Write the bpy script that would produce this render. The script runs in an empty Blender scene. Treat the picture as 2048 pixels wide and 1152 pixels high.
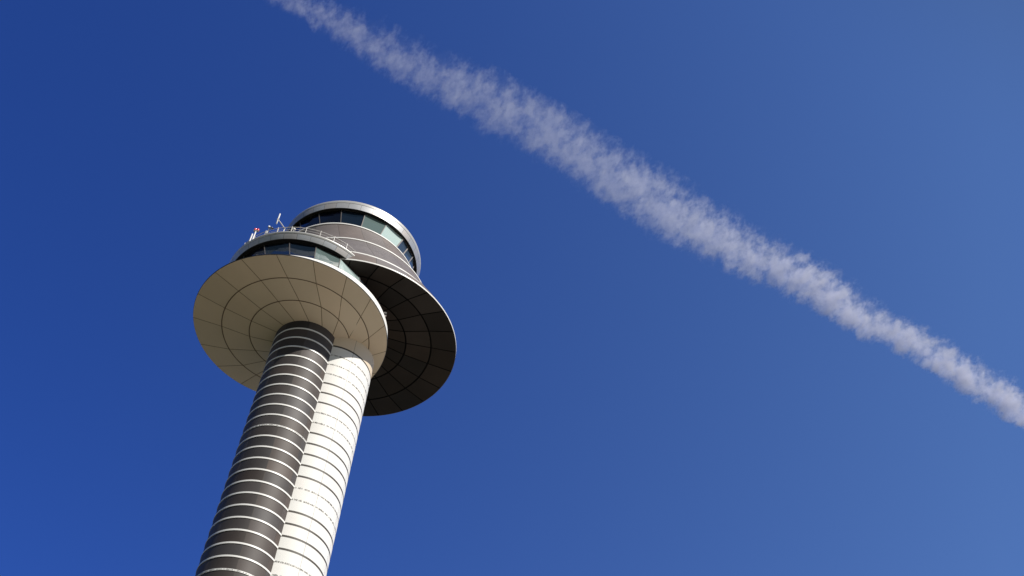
import bpy, math, random
from math import sin, cos, radians, pi
from mathutils import Vector, Matrix
random.seed(7)
scene = bpy.context.scene
COL = scene.collection

# ------------------------------------------------------------------ camera
EYE = 1.6                                     # eye height above the ground; all tower heights are given above the eye
cam_d = bpy.data.cameras.new('camera')
cam = bpy.data.objects.new('camera', cam_d)
COL.objects.link(cam)
cam_d.sensor_width = 36.0
cam_d.lens = 36.0 * 2300 / 2048
cam_d.clip_start = 0.5
cam_d.clip_end = 150000
cam.matrix_world = Matrix(((0.995406, -0.0957430, 0, 0),
                           (-0.0742942, -0.7724107, -0.6307631, 0),
                           (0.0603911, 0.6278654, -0.7759755, EYE),
                           (0, 0, 0, 1)))
scene.camera = cam
scene.render.resolution_x = 1024
scene.render.resolution_y = 576

# ------------------------------------------------------------------ sky, sun, exposure
SUN_AZ, SUN_EL = 133.0, 43.0                  # clockwise from +Y
world = bpy.data.worlds.new('World')
scene.world = world
world.use_nodes = True
wn = world.node_tree.nodes
sky = wn.new('ShaderNodeTexSky')
sky.sky_type = 'NISHITA'
sky.sun_disc = False
sky.sun_elevation = radians(SUN_EL)
sky.sun_rotation = radians(SUN_AZ)
sdir = Vector((sin(radians(SUN_AZ)) * cos(radians(SUN_EL)), cos(radians(SUN_AZ)) * cos(radians(SUN_EL)), sin(radians(SUN_EL))))
sky.altitude = 1500
sky.air_density = 1.0
sky.dust_density = 0.3
sky.ozone_density = 5.0
# polariser-like falloff painted over the sky colour: deeper blue north-west, paler east (world directions)
wl = world.node_tree.links
wtc = wn.new('ShaderNodeTexCoord')
wdot = wn.new('ShaderNodeVectorMath'); wdot.operation = 'DOT_PRODUCT'; wdot.inputs[1].default_value = (0.995, -0.074, 0.060)
wl.new(wtc.outputs['Generated'], wdot.inputs[0])
wmr = wn.new('ShaderNodeMapRange'); wmr.inputs['From Min'].default_value = -0.44; wmr.inputs['From Max'].default_value = 0.38
wl.new(wdot.outputs['Value'], wmr.inputs['Value'])
wmx = wn.new('ShaderNodeMix'); wmx.data_type = 'RGBA'
wmx.inputs[6].default_value = (0.47, 0.84, 1.86, 1); wmx.inputs[7].default_value = (1.60, 1.86, 2.36, 1)
wpw = wn.new('ShaderNodeMath'); wpw.operation = 'POWER'; wpw.inputs[1].default_value = 1.55
wl.new(wmr.outputs[0], wpw.inputs[0]); wl.new(wpw.outputs[0], wmx.inputs[0])
wmu = wn.new('ShaderNodeMix'); wmu.data_type = 'RGBA'; wmu.blend_type = 'MULTIPLY'; wmu.inputs[0].default_value = 1
wds = wn.new('ShaderNodeVectorMath'); wds.operation = 'DOT_PRODUCT'; wds.inputs[1].default_value = sdir
wl.new(wtc.outputs['Generated'], wds.inputs[0])
wm2 = wn.new('ShaderNodeMapRange'); wm2.interpolation_type = 'SMOOTHSTEP'; wm2.inputs['From Min'].default_value = 0.50; wm2.inputs['From Max'].default_value = 0.85
wl.new(wds.outputs['Value'], wm2.inputs['Value'])
wsp = wn.new('ShaderNodeSeparateXYZ'); wl.new(wtc.outputs['Generated'], wsp.inputs[0])
wm3 = wn.new('ShaderNodeMapRange'); wm3.interpolation_type = 'SMOOTHSTEP'; wm3.inputs['From Min'].default_value = 0.25; wm3.inputs['From Max'].default_value = -0.30
wl.new(wsp.outputs['Y'], wm3.inputs['Value'])
wmax = wn.new('ShaderNodeMath'); wmax.operation = 'MAXIMUM'; wl.new(wm2.outputs[0], wmax.inputs[0]); wl.new(wm3.outputs[0], wmax.inputs[1])
wmy = wn.new('ShaderNodeMix'); wmy.data_type = 'RGBA'; wl.new(wmax.outputs[0], wmy.inputs[0]); wl.new(wmx.outputs[2], wmy.inputs[6])
wmy.inputs[7].default_value = (1.05, 0.92, 0.80, 1)  # warm tint painted over the unseen southern and near-sun sky, cuts blue fill
wl.new(sky.outputs[0], wmu.inputs[6]); wl.new(wmy.outputs[2], wmu.inputs[7])
wl.new(wmu.outputs[2], wn['Background'].inputs[0])
wn['Background'].inputs[1].default_value = 0.06
sun_d = bpy.data.lights.new('sun', 'SUN')
sun_d.energy = 4.5
sun_d.angle = radians(0.5)
sun_d.color = (1.0, 0.955, 0.88)
sun = bpy.data.objects.new('sun', sun_d)
COL.objects.link(sun)
sdir = Vector((sin(radians(SUN_AZ)) * cos(radians(SUN_EL)), cos(radians(SUN_AZ)) * cos(radians(SUN_EL)), sin(radians(SUN_EL))))
sun.rotation_euler = sdir.to_track_quat('Z', 'Y').to_euler()
scene.view_settings.view_transform = 'Standard'
scene.view_settings.look = 'None'
scene.view_settings.gamma = 1.0
scene.view_settings.exposure = 0.35
scene.cycles.volume_bounces = 5
scene.cycles.max_bounces = 8
scene.cycles.volume_max_steps = 256

# ------------------------------------------------------------------ materials
def mat(name, color, rough=0.5, metal=0.0, var=0.0, nscale=1.5, spec=0.5, bump=0.0, tint=0.0, coat=0.0, streak=0.0, hue=0.08):
    m = bpy.data.materials.new(name); m.use_nodes = True
    nt = m.node_tree; N = nt.nodes; L = nt.links
    b = N['Principled BSDF']
    b.inputs['Base Color'].default_value = (*color, 1)
    b.inputs['Roughness'].default_value = rough
    b.inputs['Metallic'].default_value = metal
    b.inputs['Specular IOR Level'].default_value = spec
    b.inputs['Coat Weight'].default_value = coat
    b.inputs['Coat Roughness'].default_value = 0.08
    g = N.new('ShaderNodeNewGeometry')
    tc = N.new('ShaderNodeTexCoord')
    fac = None
    if var or streak:
        n1 = N.new('ShaderNodeTexNoise'); n1.inputs['Scale'].default_value = nscale; n1.inputs['Detail'].default_value = 5
        mp = N.new('ShaderNodeMapping'); L.new(tc.outputs['Object'], mp.inputs[0])
        if streak: mp.inputs['Scale'].default_value = (3.0, 3.0, 0.35)
        L.new(mp.outputs[0], n1.inputs['Vector'])
        mr = N.new('ShaderNodeMapRange')
        a = var + streak
        mr.inputs['From Min'].default_value = 0.3; mr.inputs['From Max'].default_value = 0.7
        mr.inputs['To Min'].default_value = 1 - a; mr.inputs['To Max'].default_value = 1 + a
        L.new(n1.outputs['Fac'], mr.inputs['Value']); fac = mr.outputs[0]
    if tint:
        at = N.new('ShaderNodeAttribute'); at.attribute_name = 'tint'
        ma = N.new('ShaderNodeMath'); ma.operation = 'MULTIPLY_ADD'; ma.inputs[1].default_value = tint; ma.inputs[2].default_value = 1.0
        L.new(at.outputs['Fac'], ma.inputs[0])
        if fac:
            mm = N.new('ShaderNodeMath'); mm.operation = 'MULTIPLY'; L.new(ma.outputs[0], mm.inputs[0]); L.new(fac, mm.inputs[1]); fac = mm.outputs[0]
        else: fac = ma.outputs[0]
    if fac:
        vm = N.new('ShaderNodeVectorMath'); vm.operation = 'SCALE'
        vm.inputs[0].default_value = color; L.new(fac, vm.inputs['Scale']); 
        if tint:                                # panels differ a little in hue too
            mx = N.new('ShaderNodeMix'); mx.data_type = 'RGBA'; mx.blend_type = 'MULTIPLY'; mx.inputs['Factor'].default_value = 1
            cr = N.new('ShaderNodeValToRGB'); at2 = N.new('ShaderNodeAttribute'); at2.attribute_name = 'hue'
            cr.color_ramp.elements[0].color = (1+hue, 0.99, 1-hue, 1); cr.color_ramp.elements[1].color = (1-hue, 1.0, 1+hue*1.2, 1)
            L.new(at2.outputs['Fac'], cr.inputs[0]); L.new(vm.outputs[0], mx.inputs[6]); L.new(cr.outputs[0], mx.inputs[7])
            L.new(mx.outputs[2], b.inputs['Base Color'])
        else: L.new(vm.outputs[0], b.inputs['Base Color'])
    if bump:
        n2 = N.new('ShaderNodeTexNoise'); n2.inputs['Scale'].default_value = nscale * 3; n2.inputs['Detail'].default_value = 3
        L.new(tc.outputs['Object'], n2.inputs['Vector'])
        bp = N.new('ShaderNodeBump'); bp.inputs['Strength'].default_value = bump; bp.inputs['Distance'].default_value = 0.02
        L.new(n2.outputs['Fac'], bp.inputs['Height']); L.new(bp.outputs[0], b.inputs['Normal'])
    return m

M = {}
M['white_panel'] = mat('white_panel', (0.73, 0.715, 0.675), 0.6, var=0.03, nscale=0.7, tint=0.04, spec=0.25, hue=0.01)
M['dark_panel'] = mat('dark_panel', (0.060, 0.0495, 0.0455), 0.6, var=0.16, nscale=0.7, tint=0.28, spec=0.36, bump=0.08, hue=0.09)
M['stripe'] = mat('stripe', (0.74, 0.73, 0.70), 0.45, var=0.04)
M['groove'] = mat('groove', (0.045, 0.036, 0.028), 0.6)
M['beige'] = mat('beige', (0.68, 0.565, 0.425), 0.6, var=0.04, nscale=0.35, tint=0.04, spec=0.25, hue=0.012)
M['beige_joint'] = mat('beige_joint', (0.24, 0.175, 0.11), 0.7)
M['beige_ring'] = mat('beige_ring', (0.14, 0.095, 0.06), 0.7)
M['rubber'] = mat('rubber', (0.015, 0.014, 0.013), 0.7)
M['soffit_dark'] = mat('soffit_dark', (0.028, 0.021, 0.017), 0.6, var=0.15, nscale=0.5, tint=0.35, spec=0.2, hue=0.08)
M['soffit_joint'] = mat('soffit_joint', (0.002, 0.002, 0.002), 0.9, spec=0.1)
M['brown_panel'] = mat('brown_panel', (0.155, 0.128, 0.115), 0.5, var=0.1, nscale=0.8, tint=0.16, bump=0.05)
M['brown_joint'] = mat('brown_joint', (0.05, 0.042, 0.038), 0.7)
M['metal'] = mat('fascia_metal', (0.42, 0.415, 0.41), 0.5, metal=0.45, var=0.06, nscale=1.2, tint=0.05)
M['metal_joint'] = mat('fascia_joint', (0.12, 0.12, 0.12), 0.6)
M['coping'] = mat('coping', (0.50, 0.49, 0.47), 0.4, metal=0.3, var=0.04)
M['frame'] = mat('window_frame', (0.10, 0.09, 0.085), 0.45, metal=0.3)
M['frame_pale'] = mat('window_frame_pale', (0.30, 0.27, 0.25), 0.45, metal=0.3)
M['roofing'] = mat('roofing', (0.2, 0.2, 0.2), 0.8, var=0.1)
M['inside'] = mat('inside', (0.01, 0.01, 0.012), 0.8)
M['rail'] = mat('rail', (0.55, 0.53, 0.50), 0.5)
M['white_paint'] = mat('white_paint', (0.66, 0.65, 0.64), 0.5)
M['red_lamp'] = mat('red_lamp', (0.75, 0.035, 0.03), 0.25, coat=0.5)
M['grey_box'] = mat('grey_box', (0.28, 0.28, 0.29), 0.4)
def glass(name, color, rough=0.06, spec=0.28):
    return mat(name, color, rough, var=0.06, nscale=0.4, spec=spec)
M['glass_dark'] = glass('glass_dark', (0.002, 0.003, 0.008))
M['glass_navy'] = glass('glass_navy', (0.006, 0.012, 0.022))
M['glass_sheen_grey'] = glass('glass_sheen_grey', (0.10, 0.14, 0.135))  # sun-side reflection painted into the glass colour
M['glass_sheen_pale'] = glass('glass_sheen_pale', (0.40, 0.50, 0.48))  # brightest sky reflection painted into the glass colour
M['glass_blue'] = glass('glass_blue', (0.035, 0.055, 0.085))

# ------------------------------------------------------------------ mesh helpers
def tag(o, label=None, cat=None, group=None, kind=None):
    if label: o['label'] = label
    if cat: o['category'] = cat
    if group: o['group'] = group
    if kind: o['kind'] = kind
    return o
def empty(name, loc=(0, 0, 0)):
    o = bpy.data.objects.new(name, None); COL.objects.link(o); o.location = loc; o.empty_display_size = 1
    return o

class MB:
    def __init__(s): s.v = []; s.f = []; s.m = []; s.sm = []; s.t = []; s.h = []; s.mats = []
    def mi(s, m):
        if m not in s.mats: s.mats.append(m)
        return s.mats.index(m)
    def face(s, idx, m, smooth=False, t=0.0, h=0.5):
        s.f.append(idx); s.m.append(s.mi(m)); s.sm.append(smooth); s.t.append(t); s.h.append(h)
    def quad(s, a, b, c, d, m, smooth=False, t=0.0, h=0.5):
        i = len(s.v); s.v += [tuple(a), tuple(b), tuple(c), tuple(d)]; s.face((i, i+1, i+2, i+3), m, smooth, t, h)
    def grid(s, rows, m, smooth=True, t=0.0, h=0.5, closed=False):
        """rows: list of equal-length point lists; shared vertices inside this patch only"""
        i0 = len(s.v); n = len(rows[0])
        for r in rows: s.v += [tuple(p) for p in r]
        for j in range(len(rows) - 1):
            for k in range(n if closed else n - 1):
                k2 = (k + 1) % n
                s.face((i0+j*n+k, i0+j*n+k2, i0+(j+1)*n+k2, i0+(j+1)*n+k), m, smooth, t, h)
    def ring_panels(s, rings, ptf, joints, sub, gap, panel, joint_m, tints, hues):
        """closed band with one smooth surface, cut into panels at the joint angles; ptf(ring, angle_index) gives a point"""
        cols = []                                     # (angle, panel index or -1 for the joint that starts here)
        nj = len(joints)
        for j in range(nj):
            a0 = joints[j]; a1 = joints[(j+1) % nj] + (360 if j == nj-1 else 0)
            cols.append((a0-gap, -1)); b0 = a0+gap; b1 = a1-gap
            for k in range(sub): cols.append((b0 + (b1-b0)*k/sub, j))
        n = len(cols); i0 = len(s.v)
        for R in rings: s.v += [tuple(ptf(R, a)) for a, _ in cols]
        for q in range(len(rings)-1):
            for k in range(n):
                k2 = (k+1) % n; p = cols[k][1]
                s.face((i0+q*n+k, i0+q*n+k2, i0+(q+1)*n+k2, i0+(q+1)*n+k), joint_m if p < 0 else panel, True, 0 if p < 0 else tints[p], 0.5 if p < 0 else hues[p])
    def cap(s, row, m):
        i = len(s.v); s.v += [tuple(p) for p in row]; s.face(tuple(range(i, i+len(row))), m)
    def box(s, c, hx, hy, hz, m, rz=0.0):
        c = Vector(c); R = Matrix.Rotation(rz, 3, 'Z')
        P = [c + R @ Vector((x*hx, y*hy, z*hz)) for z in (-1, 1) for y in (-1, 1) for x in (-1, 1)]
        i = len(s.v); s.v += [tuple(p) for p in P]
        for q in ((0,2,3,1),(4,5,7,6),(0,1,5,4),(2,6,7,3),(0,4,6,2),(1,3,7,5)): s.face(tuple(i+k for k in q), m)
    def tube(s, pts, r, m, n=8, closed=False, caps=True):
        pts = [Vector(p) for p in pts]; K = len(pts); rows = []
        rr = r if isinstance(r, (list, tuple)) else [r]*K
        for k, p in enumerate(pts):
            a = pts[(k-1) % K] if (closed or k > 0) else p; b = pts[(k+1) % K] if (closed or k < K-1) else p
            d = (b - a).normalized()
            up = Vector((0, 0, 1)) if abs(d.z) < 0.9 else Vector((1, 0, 0))
            x = d.cross(up).normalized(); y = x.cross(d)
            rows.append([p + (x*cos(2*pi*j/n) + y*sin(2*pi*j/n))*rr[k] for j in range(n)])
        if closed: rows.append(rows[0])
        s.grid(rows, m, True, closed=True)
        if caps and not closed: s.cap(rows[0][::-1], m); s.cap(rows[-1], m)
    def lathe(s, c, prof, m, n=24):
        rows = [[(c[0]+r*cos(2*pi*j/n), c[1]+r*sin(2*pi*j/n), c[2]+z) for j in range(n)] for r, z in prof]
        s.grid(rows, m, True, closed=True)
    def build(s, name, parent=None, origin=None):
        me = bpy.data.meshes.new(name)
        org = Vector(origin) if origin else Vector((0, 0, 0))
        me.from_pydata([tuple(Vector(p) - org) for p in s.v], [], s.f)
        for m in s.mats: me.materials.append(m)
        me.polygons.foreach_set('material_index', s.m)
        me.polygons.foreach_set('use_smooth', s.sm)
        a = me.attributes.new('tint', 'FLOAT', 'FACE'); a.data.foreach_set('value', s.t)
        a = me.attributes.new('hue', 'FLOAT', 'FACE'); a.data.foreach_set('value', s.h)
        me.update()
        o = bpy.data.objects.new(name, me); COL.objects.link(o); o.location = org
        if parent:
            o.parent = parent
        return o

def ringpt(R, a, dr=0.0, dz=0.0):
    """point at angle a (degrees) on the ring R=(cx, cy, z, r)"""
    return Vector((R[0] + (R[3]+dr)*cos(radians(a)), R[1] + (R[3]+dr)*sin(radians(a)), R[2] + dz + EYE))
def rlerp(A, B, t): return tuple(A[i] + (B[i]-A[i])*t for i in range(4))
def angs(n=144): return [360*k/n for k in range(n)]
def band(mb, A, B, m, n=144, smooth=True):
    mb.grid([[ringpt(A, a) for a in angs(n)], [ringpt(B, a) for a in angs(n)]], m, smooth, closed=True)
def rr(a=1.0): return random.uniform(-a, a)

# ------------------------------------------------------------------ ground (never in view, but it lights the undersides)
def ground_mat(name, c1, c2, sc):
    m = bpy.data.materials.new(name); m.use_nodes = True; N = m.node_tree.nodes; L = m.node_tree.links
    n = N.new('ShaderNodeTexNoise'); n.inputs['Scale'].default_value = sc; n.inputs['Detail'].default_value = 8
    g = N.new('ShaderNodeNewGeometry'); L.new(g.outputs['Position'], n.inputs['Vector'])
    r = N.new('ShaderNodeValToRGB'); r.color_ramp.elements[0].position = 0.35; r.color_ramp.elements[1].position = 0.65
    r.color_ramp.elements[0].color = (*c1, 1); r.color_ramp.elements[1].color = (*c2, 1)
    L.new(n.outputs['Fac'], r.inputs[0]); L.new(r.outputs[0], N['Principled BSDF'].inputs['Base Color'])
    N['Principled BSDF'].inputs['Roughness'].default_value = 0.9
    return m
g = MB()
gm = ground_mat('grassland', (0.035, 0.04, 0.018), (0.07, 0.066, 0.032), 0.004)
G = 70000
rings_g = [0, 300, 1500, 8000, G]
rows = [[(r*cos(2*pi*k/64), r*sin(2*pi*k/64) + 60, 0) for k in range(64)] for r in rings_g[1:]]
g.cap(rows[0], gm); g.grid(rows, gm, False, closed=True)
tag(g.build('ground'), kind='structure')
p = MB()
am = ground_mat('bounce_concrete', (0.30, 0.27, 0.22), (0.38, 0.34, 0.28), 0.05)
p.cap([(150 + 150*cos(2*pi*k/64), 170*sin(2*pi*k/64) + 50, 0.004) for k in range(64)], am)  # unseen pale ground, added on the right so its bounce brightens that side
tag(p.build('bounce_apron'), kind='structure')

# ------------------------------------------------------------------ the control tower
tower = empty('control_tower', (-14, 60.2, 0))
def part(mb, name, parent=None):
    """build in world coordinates, then hang under the tower (or under one of its parts)"""
    o = mb.build(name)
    par = parent or tower
    o.parent = par
    o.matrix_parent_inverse = Matrix.Translation(-tower.location)
    if parent: o.matrix_parent_inverse = Matrix.Identity(4)
    return o
tag(tower, 'tall airport control tower, joined dark and white ringed shafts under two overlapping round platforms', 'control tower')

DK = (-15.10, 59.40, 2.40)       # dark shaft: axis x, y, radius
WH = (-13.05, 61.40, 2.97)       # white shaft
Z0, DZ = 63.05, 0.9885           # first ring line and the step between ring lines
NL = 64

def cyl_pt(C, a, z, dr=0.0): return Vector((C[0] + (C[2]+dr)*cos(radians(a)), C[1] + (C[2]+dr)*sin(radians(a)), z + EYE))
def arc(C, a0, a1, z, dr=0.0, n=9): return [cyl_pt(C, a0+(a1-a0)*k/(n-1), z, dr) for k in range(n)]

def glyph_row(mb, C, zc, hgt, m, a0, a1, dr, dens=0.8):
    """a line of small raised letter-like strokes running round the shaft (illegible at this distance)"""
    a = a0
    step = math.degrees(0.052 / C[2])
    while a < a1:
        wlen = random.randint(2, 9)
        for _ in range(wlen):
            k = random.random()
            h0 = zc - hgt/2 * (1.0 if k < 0.9 else 1.25); h1 = zc + hgt/2 * (1.0 if random.random() < 0.4 else 0.6)
            wd = step * random.choice((0.35, 0.6, 0.75))
            mb.quad(cyl_pt(C, a, h0, dr), cyl_pt(C, a+wd, h0, dr), cyl_pt(C, a+wd, h1, dr), cyl_pt(C, a, h1, dr), m)
            a += step
            if a > a1: break
        a += step * random.choice((0.8, 1.0, 2.2))

def shaft(name, C, joints, panel, line_mat, ztop, text_rows, solid_lines, proud):
    LH = 0.062 if solid_lines else 0.078          # half height of a ring line
    mb = MB()
    zs = [ztop] + [Z0 - DZ*k for k in range(NL)] + [-EYE]
    nj = len(joints)
    for k in range(len(zs)-1):
        zt = zs[k] - (LH if k > 0 else 0); zb = zs[k+1] + (LH if k < len(zs)-2 else 0)
        if zb < -EYE: zb = -EYE
        if zt <= zb: break
        T_ = [(rr() if random.random() < 0.75 else rr(0.3)) - (1.1 if (joints[q] == -125 and solid_lines) else 0) for q in range(nj)]; H_ = [random.random() for _ in joints]  # left-hand dark column: shade of a flatter facet painted into the tint
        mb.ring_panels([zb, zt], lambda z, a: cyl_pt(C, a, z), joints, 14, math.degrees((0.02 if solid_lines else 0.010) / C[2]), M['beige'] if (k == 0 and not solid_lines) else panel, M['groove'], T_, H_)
    for k in range(NL):
        z = Z0 - DZ*k
        if z - LH < -EYE: break
        is_text = k in text_rows
        n = 73
        dr = proud
        lm = line_mat
        if is_text and not solid_lines: lm = panel
        A = arc(C, 0, 360, z-LH, 0, n); B = arc(C, 0, 360, z-LH, dr, n); D = arc(C, 0, 360, z+LH, dr, n); E_ = arc(C, 0, 360, z+LH, 0, n)
        mb.grid([A, B], lm, True); mb.grid([B, D], lm, True); mb.grid([D, E_], lm, True)
        if is_text:
            glyph_row(mb, C, z, 0.06 if solid_lines else 0.125, M['groove'], -200, 20, dr+0.006)
    return part(mb, name)

white_text = {1, 2, 3, 7, 8, 14, 15, 20, 21, 27, 28, 33, 34, 35, 41, 42, 49, 50}
dark_text = {10, 22, 31, 44}
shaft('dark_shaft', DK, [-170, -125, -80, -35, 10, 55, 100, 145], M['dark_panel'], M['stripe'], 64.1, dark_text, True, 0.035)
shaft('white_shaft', WH, [-145, -100, -55, -10, 35, 80, 125, 170], M['white_panel'], M['groove'], 68.05, white_text, False, -0.03 if False else 0.004)
# pale cover strip down the crease where the shafts meet
mb = MB(); mb.box((-12.975, 58.42, (63.7-EYE)/2 + EYE - 0.0), 0.035, 0.035, (63.7+EYE)/2, M['stripe'], radians(40))
part(mb, 'cover_strip')

# ---------------------------------------------------------------- lower (white) platform
E_W = (-16.53, 59.25, 65.0, 7.41)
RW = [E_W, (-16.054, 59.241, 64.65, 5.62), (-15.678, 59.222, 64.30, 3.82), (-15.10, 59.40, 63.92, 2.36)]
TW = [[-216, -196.8, -175.6, -156.3, -135.4, -116, -95.1, -74.3, -53.3, -33.4, -12.5, 8, 28, 48, 68, 87, 106, 125],
      [-220.4, -201.5, -177.5, -158, -136, -114.3, -93.3, -71.7, -50.0, -27.0, -5.0, 15.5, 36, 57, 76, 94, 112, 126],
      [-223.2, -205.1, -183.3, -159, -136.3, -111.8, -87.8, -62.5, -37.5, -9.0, 14, 35, 54, 72, 88, 102, 115, 126],
      [-229, -208, -181, -155, -133, -108.9, -82, -57.2, -30.5, 0, 22, 42, 59, 75, 89, 102, 114, 123]]
def tab_ang(T, u):
    n = len(T); i = int(math.floor(u)); f = u - i
    g_ = lambda k: T[k % n] + 360*(k//n)
    return g_(i) + (g_(i+1) - g_(i))*f
def underside(mb, RR, TT, panel, joint, jw, n_sub=6, ringm=None):
    n = len(TT[0]); J = len(RR)
    for i in range(n):
        for j in range(J-1):
            t = rr(); h = random.random()
            rows = []
            for q in range(3):
                R = rlerp(RR[j], RR[j+1], q/2)
                rows.append([ringpt(R, tab_ang(TT[j], i+k/n_sub)*(1-q/2) + tab_ang(TT[j+1], i+k/n_sub)*(q/2)) for k in range(n_sub+1)])
            mb.grid(rows, panel, True, t, h)
    d = -0.006
    for i in range(n):                       # radial joints
        for j in range(J-1):
            A = ringpt(RR[j], tab_ang(TT[j], i), 0, d); B = ringpt(RR[j+1], tab_ang(TT[j+1], i), 0, d)
            s = (B-A).cross(Vector((0, 0, 1))).normalized()*jw/2
            mb.quad(A-s, A+s, B+s, B-s, joint)
    for j in range(1, J-1):                  # ring joints
        R = RR[j]
        mb.grid([[ringpt(R, a, -jw/2*1.5, d-0.004) for a in angs()], [ringpt(R, a, jw/2*1.5, d-0.004) for a in angs()]], ringm or joint, False, closed=True)
G_LB = (-16.09, 59.50, 66.1, 6.88)            # foot of the lower windows
mb = MB()
underside(mb, RW, TW, M['beige'], M['beige_joint'], 0.05, 6, M['beige_ring'])
o_wplat = part(mb, 'platform_underside')
mb = MB()
lip0 = (E_W[0], E_W[1], E_W[2], E_W[3]+0.004); lip1 = (E_W[0], E_W[1], E_W[2]+0.07, E_W[3]+0.03)
band(mb, lip0, lip1, M['rubber'])
part(mb, 'edge_gasket', o_wplat)
mb = MB()
skw = [lip1, rlerp(lip1, G_LB, 0.33), rlerp(lip1, G_LB, 0.66), G_LB]
skw[1] = (*skw[1][:3], skw[1][3]-0.04); skw[2] = (*skw[2][:3], skw[2][3]-0.04)
mb.ring_panels(skw, ringpt, [15*i for i in range(24)], 6, 0.12, M['white_panel'], M['beige'], [rr(0.4) for _ in range(24)], [0.5]*24)
part(mb, 'skirt')

# ---------------------------------------------------------------- upper (dark) platform
E_D = (-12.53, 63.35, 69.0, 8.475)
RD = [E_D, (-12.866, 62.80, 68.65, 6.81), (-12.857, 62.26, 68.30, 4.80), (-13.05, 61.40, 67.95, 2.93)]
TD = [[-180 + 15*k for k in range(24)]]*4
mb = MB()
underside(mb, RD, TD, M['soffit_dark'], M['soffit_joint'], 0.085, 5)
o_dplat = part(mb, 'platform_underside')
o_dplat['label'] = 'near black conical underside of the higher platform'
mb = MB()
e1 = (E_D[0], E_D[1], E_D[2]+0.13, E_D[3]+0.035); e0 = (E_D[0], E_D[1], E_D[2]+0.0, E_D[3]+0.03)
band(mb, E_D, e0, M['brown_panel']); band(mb, e0, e1, M['stripe'])
part(mb, 'edge_trim', o_dplat)
# flared skirt: three bands of brown cladding divided by pale rings
S3 = (-13.22, 63.40, 70.45, 8.19); S2 = (-13.71, 63.55, 74.25, 6.71); S1 = (-14.57, 63.60, 77.0, 6.13)
key = [e1, S3, S2, S1]
def catmull(P, i, t):
    a = P[max(i-1, 0)]; b = P[i]; c = P[i+1]; d = P[min(i+2, len(P)-1)]
    return tuple(0.5*((2*b[k]) + (-a[k]+c[k])*t + (2*a[k]-5*b[k]+4*c[k]-d[k])*t*t + (-a[k]+3*b[k]-3*c[k]+d[k])*t**3) for k in range(4))
mb = MB()
NJ = 20
off = [-76.5, -73.0, -77.0, -76.0]
for i in range(3):
    R = []
    for q in range(9):
        t = q/8; base_ = rlerp(key[i], key[i+1], t); cr = catmull(key, i, t)
        R.append((base_[0], base_[1], base_[2], cr[3], off[i] + (off[i+1]-off[i])*t))
    mb.ring_panels(R, lambda r_, a: ringpt(r_, a + r_[4]), [18*j for j in range(NJ)], 8, 0.13, M['brown_panel'], M['brown_joint'], [rr() for _ in range(NJ)], [random.random() for _ in range(NJ)])
o_skirt = part(mb, 'skirt')
o_skirt['label'] = 'flared brown grey cladding with pale rings under the upper windows'
for R in (S3, S2, S1):
    mb = MB()
    h = 0.07
    P = [(R[0], R[1], R[2]-h, R[3]+0.0), (R[0], R[1], R[2]-h, R[3]+0.07), (R[0], R[1], R[2]+h, R[3]+0.05), (R[0], R[1], R[2]+h, R[3]-0.05)]
    for a, b in zip(P, P[1:]): band(mb, a, b, M['stripe'])
    part(mb, 'cladding_ring', o_skirt)

# ---------------------------------------------------------------- window bands
def windows(B, T, n, first, amp, ph, mats, fw, split=(), pale=()):
    """n leaning flat panes between a foot ring B and a head ring T"""
    at = [first + 360*k/n for k in range(n+1)]
    ab = [a - amp*sin(radians(a - ph)) for a in at]
    for k in range(n):
        p0, p1 = ringpt(B, ab[k]), ringpt(B, ab[k+1]); q0, q1 = ringpt(T, at[k]), ringpt(T, at[k+1])
        nrm = (p1-p0).cross(q0-p0).normalized()
        gm_ = mats.get(k, M['glass_dark'])
        mb = MB(); mb.quad(p0, p1, q1, q0, gm_)
        # a pane has thickness
        i_ = [v - nrm*0.04 for v in (p0, p1, q1, q0)]
        mb.quad(*i_[::-1], gm_)
        pane = part(mb, 'window')
        fm = MB(); mt = M['frame_pale'] if k in pale else M['frame']
        w = fw*(1.6 if k in pale else 1)
        cuts = [0.0] + ([0.5] if k in split else [])
        for c in cuts:
            a_, b_ = p0.lerp(p1, c), q0.lerp(q1, c)
            s = (p1-p0).normalized()*w/2; o_ = nrm*0.035
            fm.quad(a_-s+o_, a_+s+o_, b_+s+o_, b_-s+o_, mt)
            fm.quad(a_-s, a_-s+o_, b_-s+o_, b_-s, mt); fm.quad(a_+s+o_, a_+s, b_+s, b_+s+o_, mt)
        for (x0, x1, dz) in ((p0, p1, 1), (q0, q1, -1)):
            u = ((q0-p0)*dz).normalized()*w*0.7; o_ = nrm*0.03
            fm.quad(x0+o_, x1+o_, x1+o_+u, x0+o_+u, mt)
        part(fm, 'window_frame', pane)
G_LT = (-16.67, 59.37, 69.15, 5.576)
lm = {17-1: M['glass_dark']}
lower_m = {0: M['glass_navy'], 1: M['glass_navy'], 2: M['glass_sheen_grey'], 3: M['glass_sheen_pale'], 4: M['glass_blue']}  # pane colours follow their facing, with the reflected light painted in
# pane k runs from -116.7+21.18k
windows(G_LB, G_LT, 17, -116.7, 16.5, -88, lower_m, 0.07)
G_UB = (-14.58, 63.60, 77.07, 6.08); G_UT = (-14.56, 63.68, 79.45, 5.86)
upper_m = {0: M['glass_navy'], 1: M['glass_sheen_grey'], 2: M['glass_sheen_pale'], 3: M['glass_blue'], 4: M['glass_blue']}  # same painted reflections, by facing
windows(G_UB, G_UT, 18, -95.4, 11.0, -76, upper_m, 0.07, split=(3, 4), pale=(3, 4))

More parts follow.
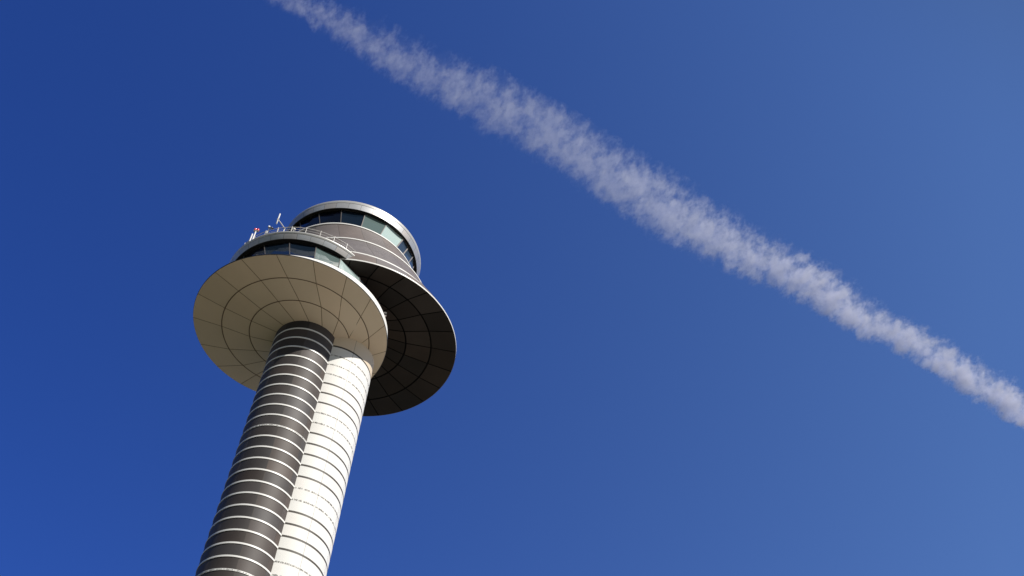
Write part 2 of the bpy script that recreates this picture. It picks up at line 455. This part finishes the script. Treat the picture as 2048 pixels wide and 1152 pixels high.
# ---------------------------------------------------------------- roofs
def roof(B, T, nj, name):
    mb = MB()
    def R(z, dr=0.0):
        t = (z - B[2])/(T[2]-B[2]); q = rlerp(B, T, t); return (q[0], q[1], z, q[3]+dr)
    z0, z1 = B[2], T[2]; H = z1 - z0
    prof = [R(z0), R(z0+0.28*H, 0.02), R(z0+0.6*H, 0.02)]
    mb.ring_panels(prof, ringpt, [360*i/nj for i in range(nj)], 5, 0.14, M['metal'], M['metal_joint'], [rr() for _ in range(nj)], [0.5+rr(0.3) for _ in range(nj)])
    g0 = R(z0+0.6*H, -0.06); g1 = R(z0+0.66*H, -0.06)
    band(mb, prof[-1], g0, M['metal_joint']); band(mb, g0, g1, M['metal_joint'])
    c = [R(z0+0.66*H, 0.0), R(z0+0.80*H, 0.03), R(z0+0.92*H, 0.01), R(z1, -0.06), R(z1+0.04, -0.2), R(z1+0.04, -0.4)]
    band(mb, g1, c[0], M['metal_joint'])
    mb.grid([[ringpt(q, a) for a in angs()] for q in c], M['coping'], True, closed=True)
    inner = (c[-1][0], c[-1][1], z1-0.12, c[-1][3]-0.01)
    band(mb, c[-1], inner, M['roofing'])
    mb.cap([ringpt(inner, a) for a in angs()], M['roofing'])
    s1 = R(z0, -0.30); s1 = (s1[0], s1[1], z0+0.10, s1[3])
    band(mb, R(z0), R(z0, -0.05), M['rubber'])
    band(mb, R(z0, -0.05), s1, M['rubber'])
    mb.cap([ringpt(s1, a) for a in angs()], M['inside'])
    return part(mb, name)
roof((-16.648, 59.226, 69.08, 5.81), (-16.60, 59.25, 69.75, 6.12), 36, 'roof')
roof((-14.545, 63.53, 79.35, 6.02), (-14.52, 63.73, 80.50, 6.235), 36, 'roof')
# cab floors so that the window bands are closed rooms
mb = MB(); mb.cap([ringpt((*G_LB[:3], 6.7), a) for a in angs()], M['inside']); part(mb, 'cab_floor')
mb = MB(); mb.cap([ringpt((*G_UB[:3], 5.95), a) for a in angs()], M['inside']); part(mb, 'cab_floor')

# ---------------------------------------------------------------- railing on the lower roof
RC = (-16.62, 59.30); RR_ = 5.82; ZB, ZT = 69.6, 70.72
ra = [-162, -151, -140, -129, -118, -107.5, -96.5, -85.5, -74.5, -63.5, -52.5] + [-173, -184, -195, -206, -217, -228, -239, -250]
rail_root = MB()
def rp(a, z, dr=0): return Vector((RC[0]+(RR_+dr)*cos(radians(a)), RC[1]+(RR_+dr)*sin(radians(a)), z+EYE))
sp = [-254 + 210*k/70 for k in range(71)]
for z, r in ((ZT-0.06, 0.026), (ZT-0.36, 0.016), (ZT-0.66, 0.016)):
    rail_root.tube([rp(a, z) for a in sp], r, M['rail'], 6)
o_rail = part(rail_root, 'railing')
for a in ra:
    mb = MB()
    mb.box(rp(a, (ZB+ZT)/2), 0.02, 0.05, (ZT-ZB)/2, M['rail'], radians(a)+pi/2)
    part(mb, 'post', o_rail)

# small bracket on the white shaft between the platforms
mb = MB()
mb.box((-9.50, 57.95, 66.45+EYE), 0.10, 0.16, 0.24, M['frame_pale'], 0.2); mb.box((-9.45, 57.80, 66.5+EYE), 0.08, 0.06, 0.10, M['rubber'], 0.2)
part(mb, 'junction_box')

# ------------------------------------------------------------------ things standing on the lower roof
RZ = 69.63 + EYE
def thing(mb, name, label, cat, origin):
    o = mb.build(name, origin=origin); tag(o, label, cat); return o
# vertical dipole on a horizontal boom
root = empty('aerial', (-18.13, 54.4, RZ))
tag(root, 'white aerial with an upright rod on a sideways boom, beside the upper windows', 'antenna')
def sub(mb, name, r):
    o = mb.build(name, origin=r.location); o.location = (0, 0, 0); o.parent = r; return o
mb = MB(); mb.tube([(-18.13, 54.4, RZ), (-18.13, 54.4, 71.62+EYE)], 0.045, M['white_paint']); mb.lathe((-18.13, 54.4, RZ), [(0.0, 0.03), (0.13, 0.03), (0.13, 0)], M['grey_box'], 16); sub(mb, 'mast', root)
mb = MB(); mb.tube([(-18.10, 54.45, 71.57+EYE), (-18.57, 53.62, 71.57+EYE)], 0.045, M['white_paint']); mb.lathe((-18.13, 54.4, 71.50+EYE), [(0, 0), (0.075, 0), (0.075, 0.14), (0, 0.14)], M['grey_box'], 12); sub(mb, 'boom', root)
mb = MB(); mb.tube([(-18.60, 53.58, 70.98+EYE), (-18.60, 53.58, 71.0+EYE), (-18.60, 53.58, 72.3+EYE), (-18.60, 53.58, 72.33+EYE)], [0.03, 0.055, 0.055, 0.03], M['white_paint'], 10); mb.box((-18.6, 53.6, 71.57+EYE), 0.07, 0.07, 0.06, M['grey_box']); sub(mb, 'aerial_rod', root)
# red obstruction light
root = empty('obstruction_light', (-20.3, 54.62, RZ))
tag(root, 'red aircraft warning light on a short white pole at the lower roof edge', 'warning light')
mb = MB(); c = (-20.3, 54.62); mb.tube([(*c, RZ), (*c, 71.15+EYE)], 0.06, M['white_paint']); mb.lathe((*c, RZ), [(0, 0.03), (0.14, 0.03), (0.14, 0)], M['grey_box'], 16)
mb.tube([(c[0]-0.14, c[1]-0.1, RZ), (c[0]-0.14, c[1]-0.1, 70.62+EYE)], 0.06, M['white_paint']); sub(mb, 'pole', root)
mb = MB(); 
for dx in (-0.085, 0.12): mb.lathe((c[0]+dx, c[1], 71.2+EYE), [(0, 0), (0.09, 0), (0.11, 0.03), (0.11, 0.16), (0.085, 0.23), (0.03, 0.26), (0, 0.26)], M['red_lamp'], 16)
sub(mb, 'red_lens', root)
mb = MB(); mb.box((c[0]+0.02, c[1], 71.17+EYE), 0.2, 0.08, 0.03, M['grey_box']); sub(mb, 'lamp_base', root)
# floodlight
root = empty('floodlight', (-17.22, 53.85, RZ))
tag(root, 'small round white floodlight on the lower roof, next to the upper windows', 'lamp')
mb = MB(); c = (-17.22, 53.85); mb.tube([(*c, RZ), (*c, 70.75+EYE)], 0.035, M['grey_box']); sub(mb, 'pole', root)
mb = MB(); mb.lathe((*c, 70.72+EYE), [(0, 0), (0.08, 0.01), (0.13, 0.08), (0.13, 0.16), (0.08, 0.23), (0, 0.25)], M['white_paint'], 18); sub(mb, 'lamp_head', root)
# camera
root = empty('security_camera', (-19.2, 54.1, RZ))
tag(root, 'small grey camera on a stalk between the red light and the aerial', 'camera')
mb = MB(); c = (-19.2, 54.1); mb.tube([(*c, RZ), (*c, 71.0+EYE)], 0.035, M['white_paint']); mb.box((*c, 70.45+EYE), 0.06, 0.06, 0.14, M['white_paint']); sub(mb, 'stalk', root)
mb = MB(); mb.box((c[0]+0.08, c[1]-0.05, 71.06+EYE), 0.17, 0.07, 0.07, M['grey_box'], 0.5); mb.box((c[0]+0.27, c[1]+0.06, 71.1+EYE), 0.05, 0.05, 0.05, M['rubber'], 0.5); sub(mb, 'camera_body', root)

# ------------------------------------------------------------------ contrail: a real cloud of ice crystals 9 km up
def contrail():
    P0 = Vector((-2060, 4406, 9000)); ang = radians(27.4247); L = 8584.0
    m = bpy.data.materials.new('ice_cloud'); m.use_nodes = True
    nt = m.node_tree; N = nt.nodes; K = nt.links
    N.remove(N['Principled BSDF'])
    out = N['Material Output']
    pv = N.new('ShaderNodeVolumePrincipled')
    pv.inputs['Color'].default_value = (0.905, 0.91, 1.0, 1); pv.inputs['Anisotropy'].default_value = -0.25
    K.new(pv.outputs[0], out.inputs['Volume'])
    def math_(op, a, b=None, c=None, clamp=False):
        n = N.new('ShaderNodeMath'); n.operation = op; n.use_clamp = clamp
        for i, v in enumerate((a, b, c)):
            if v is None: continue
            if isinstance(v, (int, float)): n.inputs[i].default_value = v
            else: K.new(v, n.inputs[i])
        return n.outputs[0]
    def curve(x, pts, lo, hi):
        """piecewise function of s: pts = [(s, value)] with values in lo..hi"""
        t = math_('DIVIDE', math_('ADD', x, 2000.0), L + 5000.0, clamp=True)
        fc = N.new('ShaderNodeFloatCurve'); cv = fc.mapping.curves[0]
        P = [((s+2000)/(L+5000), (v-lo)/(hi-lo)) for s, v in pts]
        cv.points[0].location = P[0]; cv.points[1].location = P[-1]
        for q in P[1:-1]: cv.points.new(*q)
        for q in cv.points: q.handle_type = 'AUTO_CLAMPED'
        fc.mapping.update(); K.new(t, fc.inputs['Value'])
        return math_('MULTIPLY_ADD', fc.outputs[0], hi-lo, lo)
    tc = N.new('ShaderNodeTexCoord'); sx = N.new('ShaderNodeSeparateXYZ'); K.new(tc.outputs['Object'], sx.inputs[0])
    X, Y, Z = sx.outputs
    cen = curve(X, [(-2000, 60), (0, 0), (780, 18), (1560, -25), (2341, -90), (3121, -30), (3902, 20), (4682, 15), (5463, -45), (6243, -25), (7023, -47), (7804, -30), (8584, -5), (11584, 60)], -200, 200)
    hw = curve(X, [(-2000, 110), (0, 150), (780, 180), (1560, 228), (2341, 270), (3121, 262), (3902, 262), (4682, 228), (5463, 208), (6243, 185), (7023, 168), (7804, 172), (8584, 168), (11584, 160)], 0, 400)
    dn = curve(X, [(-2000, .3), (0, .24), (1560, .20), (2800, .22), (3900, .34), (5000, .58), (6243, .8), (8584, .95), (11584, 1.0)], 0, 1.5)
    # billowing warp of the cross-section
    w1 = N.new('ShaderNodeTexNoise'); w1.inputs['Scale'].default_value = 0.0042; w1.inputs['Detail'].default_value = 2; K.new(tc.outputs['Object'], w1.inputs['Vector'])
    sw = N.new('ShaderNodeSeparateColor'); K.new(w1.outputs['Color'], sw.inputs[0])
    yo = math_('SUBTRACT', math_('SUBTRACT', Y, cen), math_('MULTIPLY', math_('SUBTRACT', sw.outputs[0], 0.5), 150.0))
    zo = math_('MULTIPLY', math_('SUBTRACT', Z, math_('MULTIPLY', math_('SUBTRACT', sw.outputs[1], 0.5), 150.0)), 1.5)
    rad = math_('SQRT', math_('ADD', math_('MULTIPLY', yo, yo), math_('MULTIPLY', zo, zo)))
    # the trail frays further on its south side (the upper edge as seen from the airport)
    side = math_('MULTIPLY_ADD', math_('DIVIDE', yo, hw), -0.16, 1.20)
    rn = math_('DIVIDE', rad, math_('MULTIPLY', hw, side))
    # puffs: big billows, each broken up by finer turbulence
    mp = N.new('ShaderNodeMapping'); mp.inputs['Rotation'].default_value = (0, 0, radians(40)); mp.inputs['Scale'].default_value = (1.0, 0.7, 0.8); K.new(tc.outputs['Object'], mp.inputs[0])
    def noise(sc, det, ro=0.5):
        n = N.new('ShaderNodeTexNoise'); n.inputs['Scale'].default_value = sc; n.inputs['Detail'].default_value = det; n.inputs['Roughness'].default_value = ro
        K.new(mp.outputs[0], n.inputs['Vector']); return math_('SUBTRACT', n.outputs['Fac'], 0.5)
    n1 = noise(0.0048, 1.5); n2 = noise(0.0125, 5, 0.65); n3 = noise(0.034, 3, 0.6)
    edge = math_('SUBTRACT', 1.0, math_('POWER', rn, 1.6))                # 1 on the axis, 0 at the nominal edge
    pf = math_('ADD', math_('MULTIPLY', edge, 0.62), math_('MULTIPLY', n1, 1.3))
    pf = math_('ADD', math_('ADD', pf, math_('MULTIPLY', n2, 2.8)), math_('MULTIPLY', n3, 1.8))
    d1 = math_('MINIMUM', math_('MULTIPLY', math_('MAXIMUM', math_('SUBTRACT', pf, 0.22), 0.0), 2.3), 1.15)
    d0 = math_('MULTIPLY', math_('MAXIMUM', math_('ADD', math_('MULTIPLY', edge, 0.5), math_('MULTIPLY', n2, 1.1)), 0.0), 0.5)   # thin veil between the puffs
    soft = math_('MULTIPLY_ADD', edge, 1.5, 0.55, clamp=True)
    dens = math_('MULTIPLY', math_('MULTIPLY', math_('MULTIPLY', math_('ADD', d1, d0), soft), dn), DENS)
    K.new(dens, pv.inputs['Density'])
    mb = MB()
    xs = [-2000 + 500*k for k in range(27)]
    rows = [[(x, 400*cos(2*pi*j/12), 380*sin(2*pi*j/12)) for j in range(12)] for x in xs]
    mb.grid(rows, m, False, closed=True); mb.cap(rows[0][::-1], m); mb.cap(rows[-1], m)
    o = mb.build('contrail')
    o.location = P0; o.rotation_euler = (0, 0, ang)
    tag(o, 'long white contrail crossing the blue sky diagonally, puffy and brighter at its lower right end', 'contrail')
    return m
DENS = 0.0075
cm = contrail()
scene.cycles.volume_step_rate = 0.03
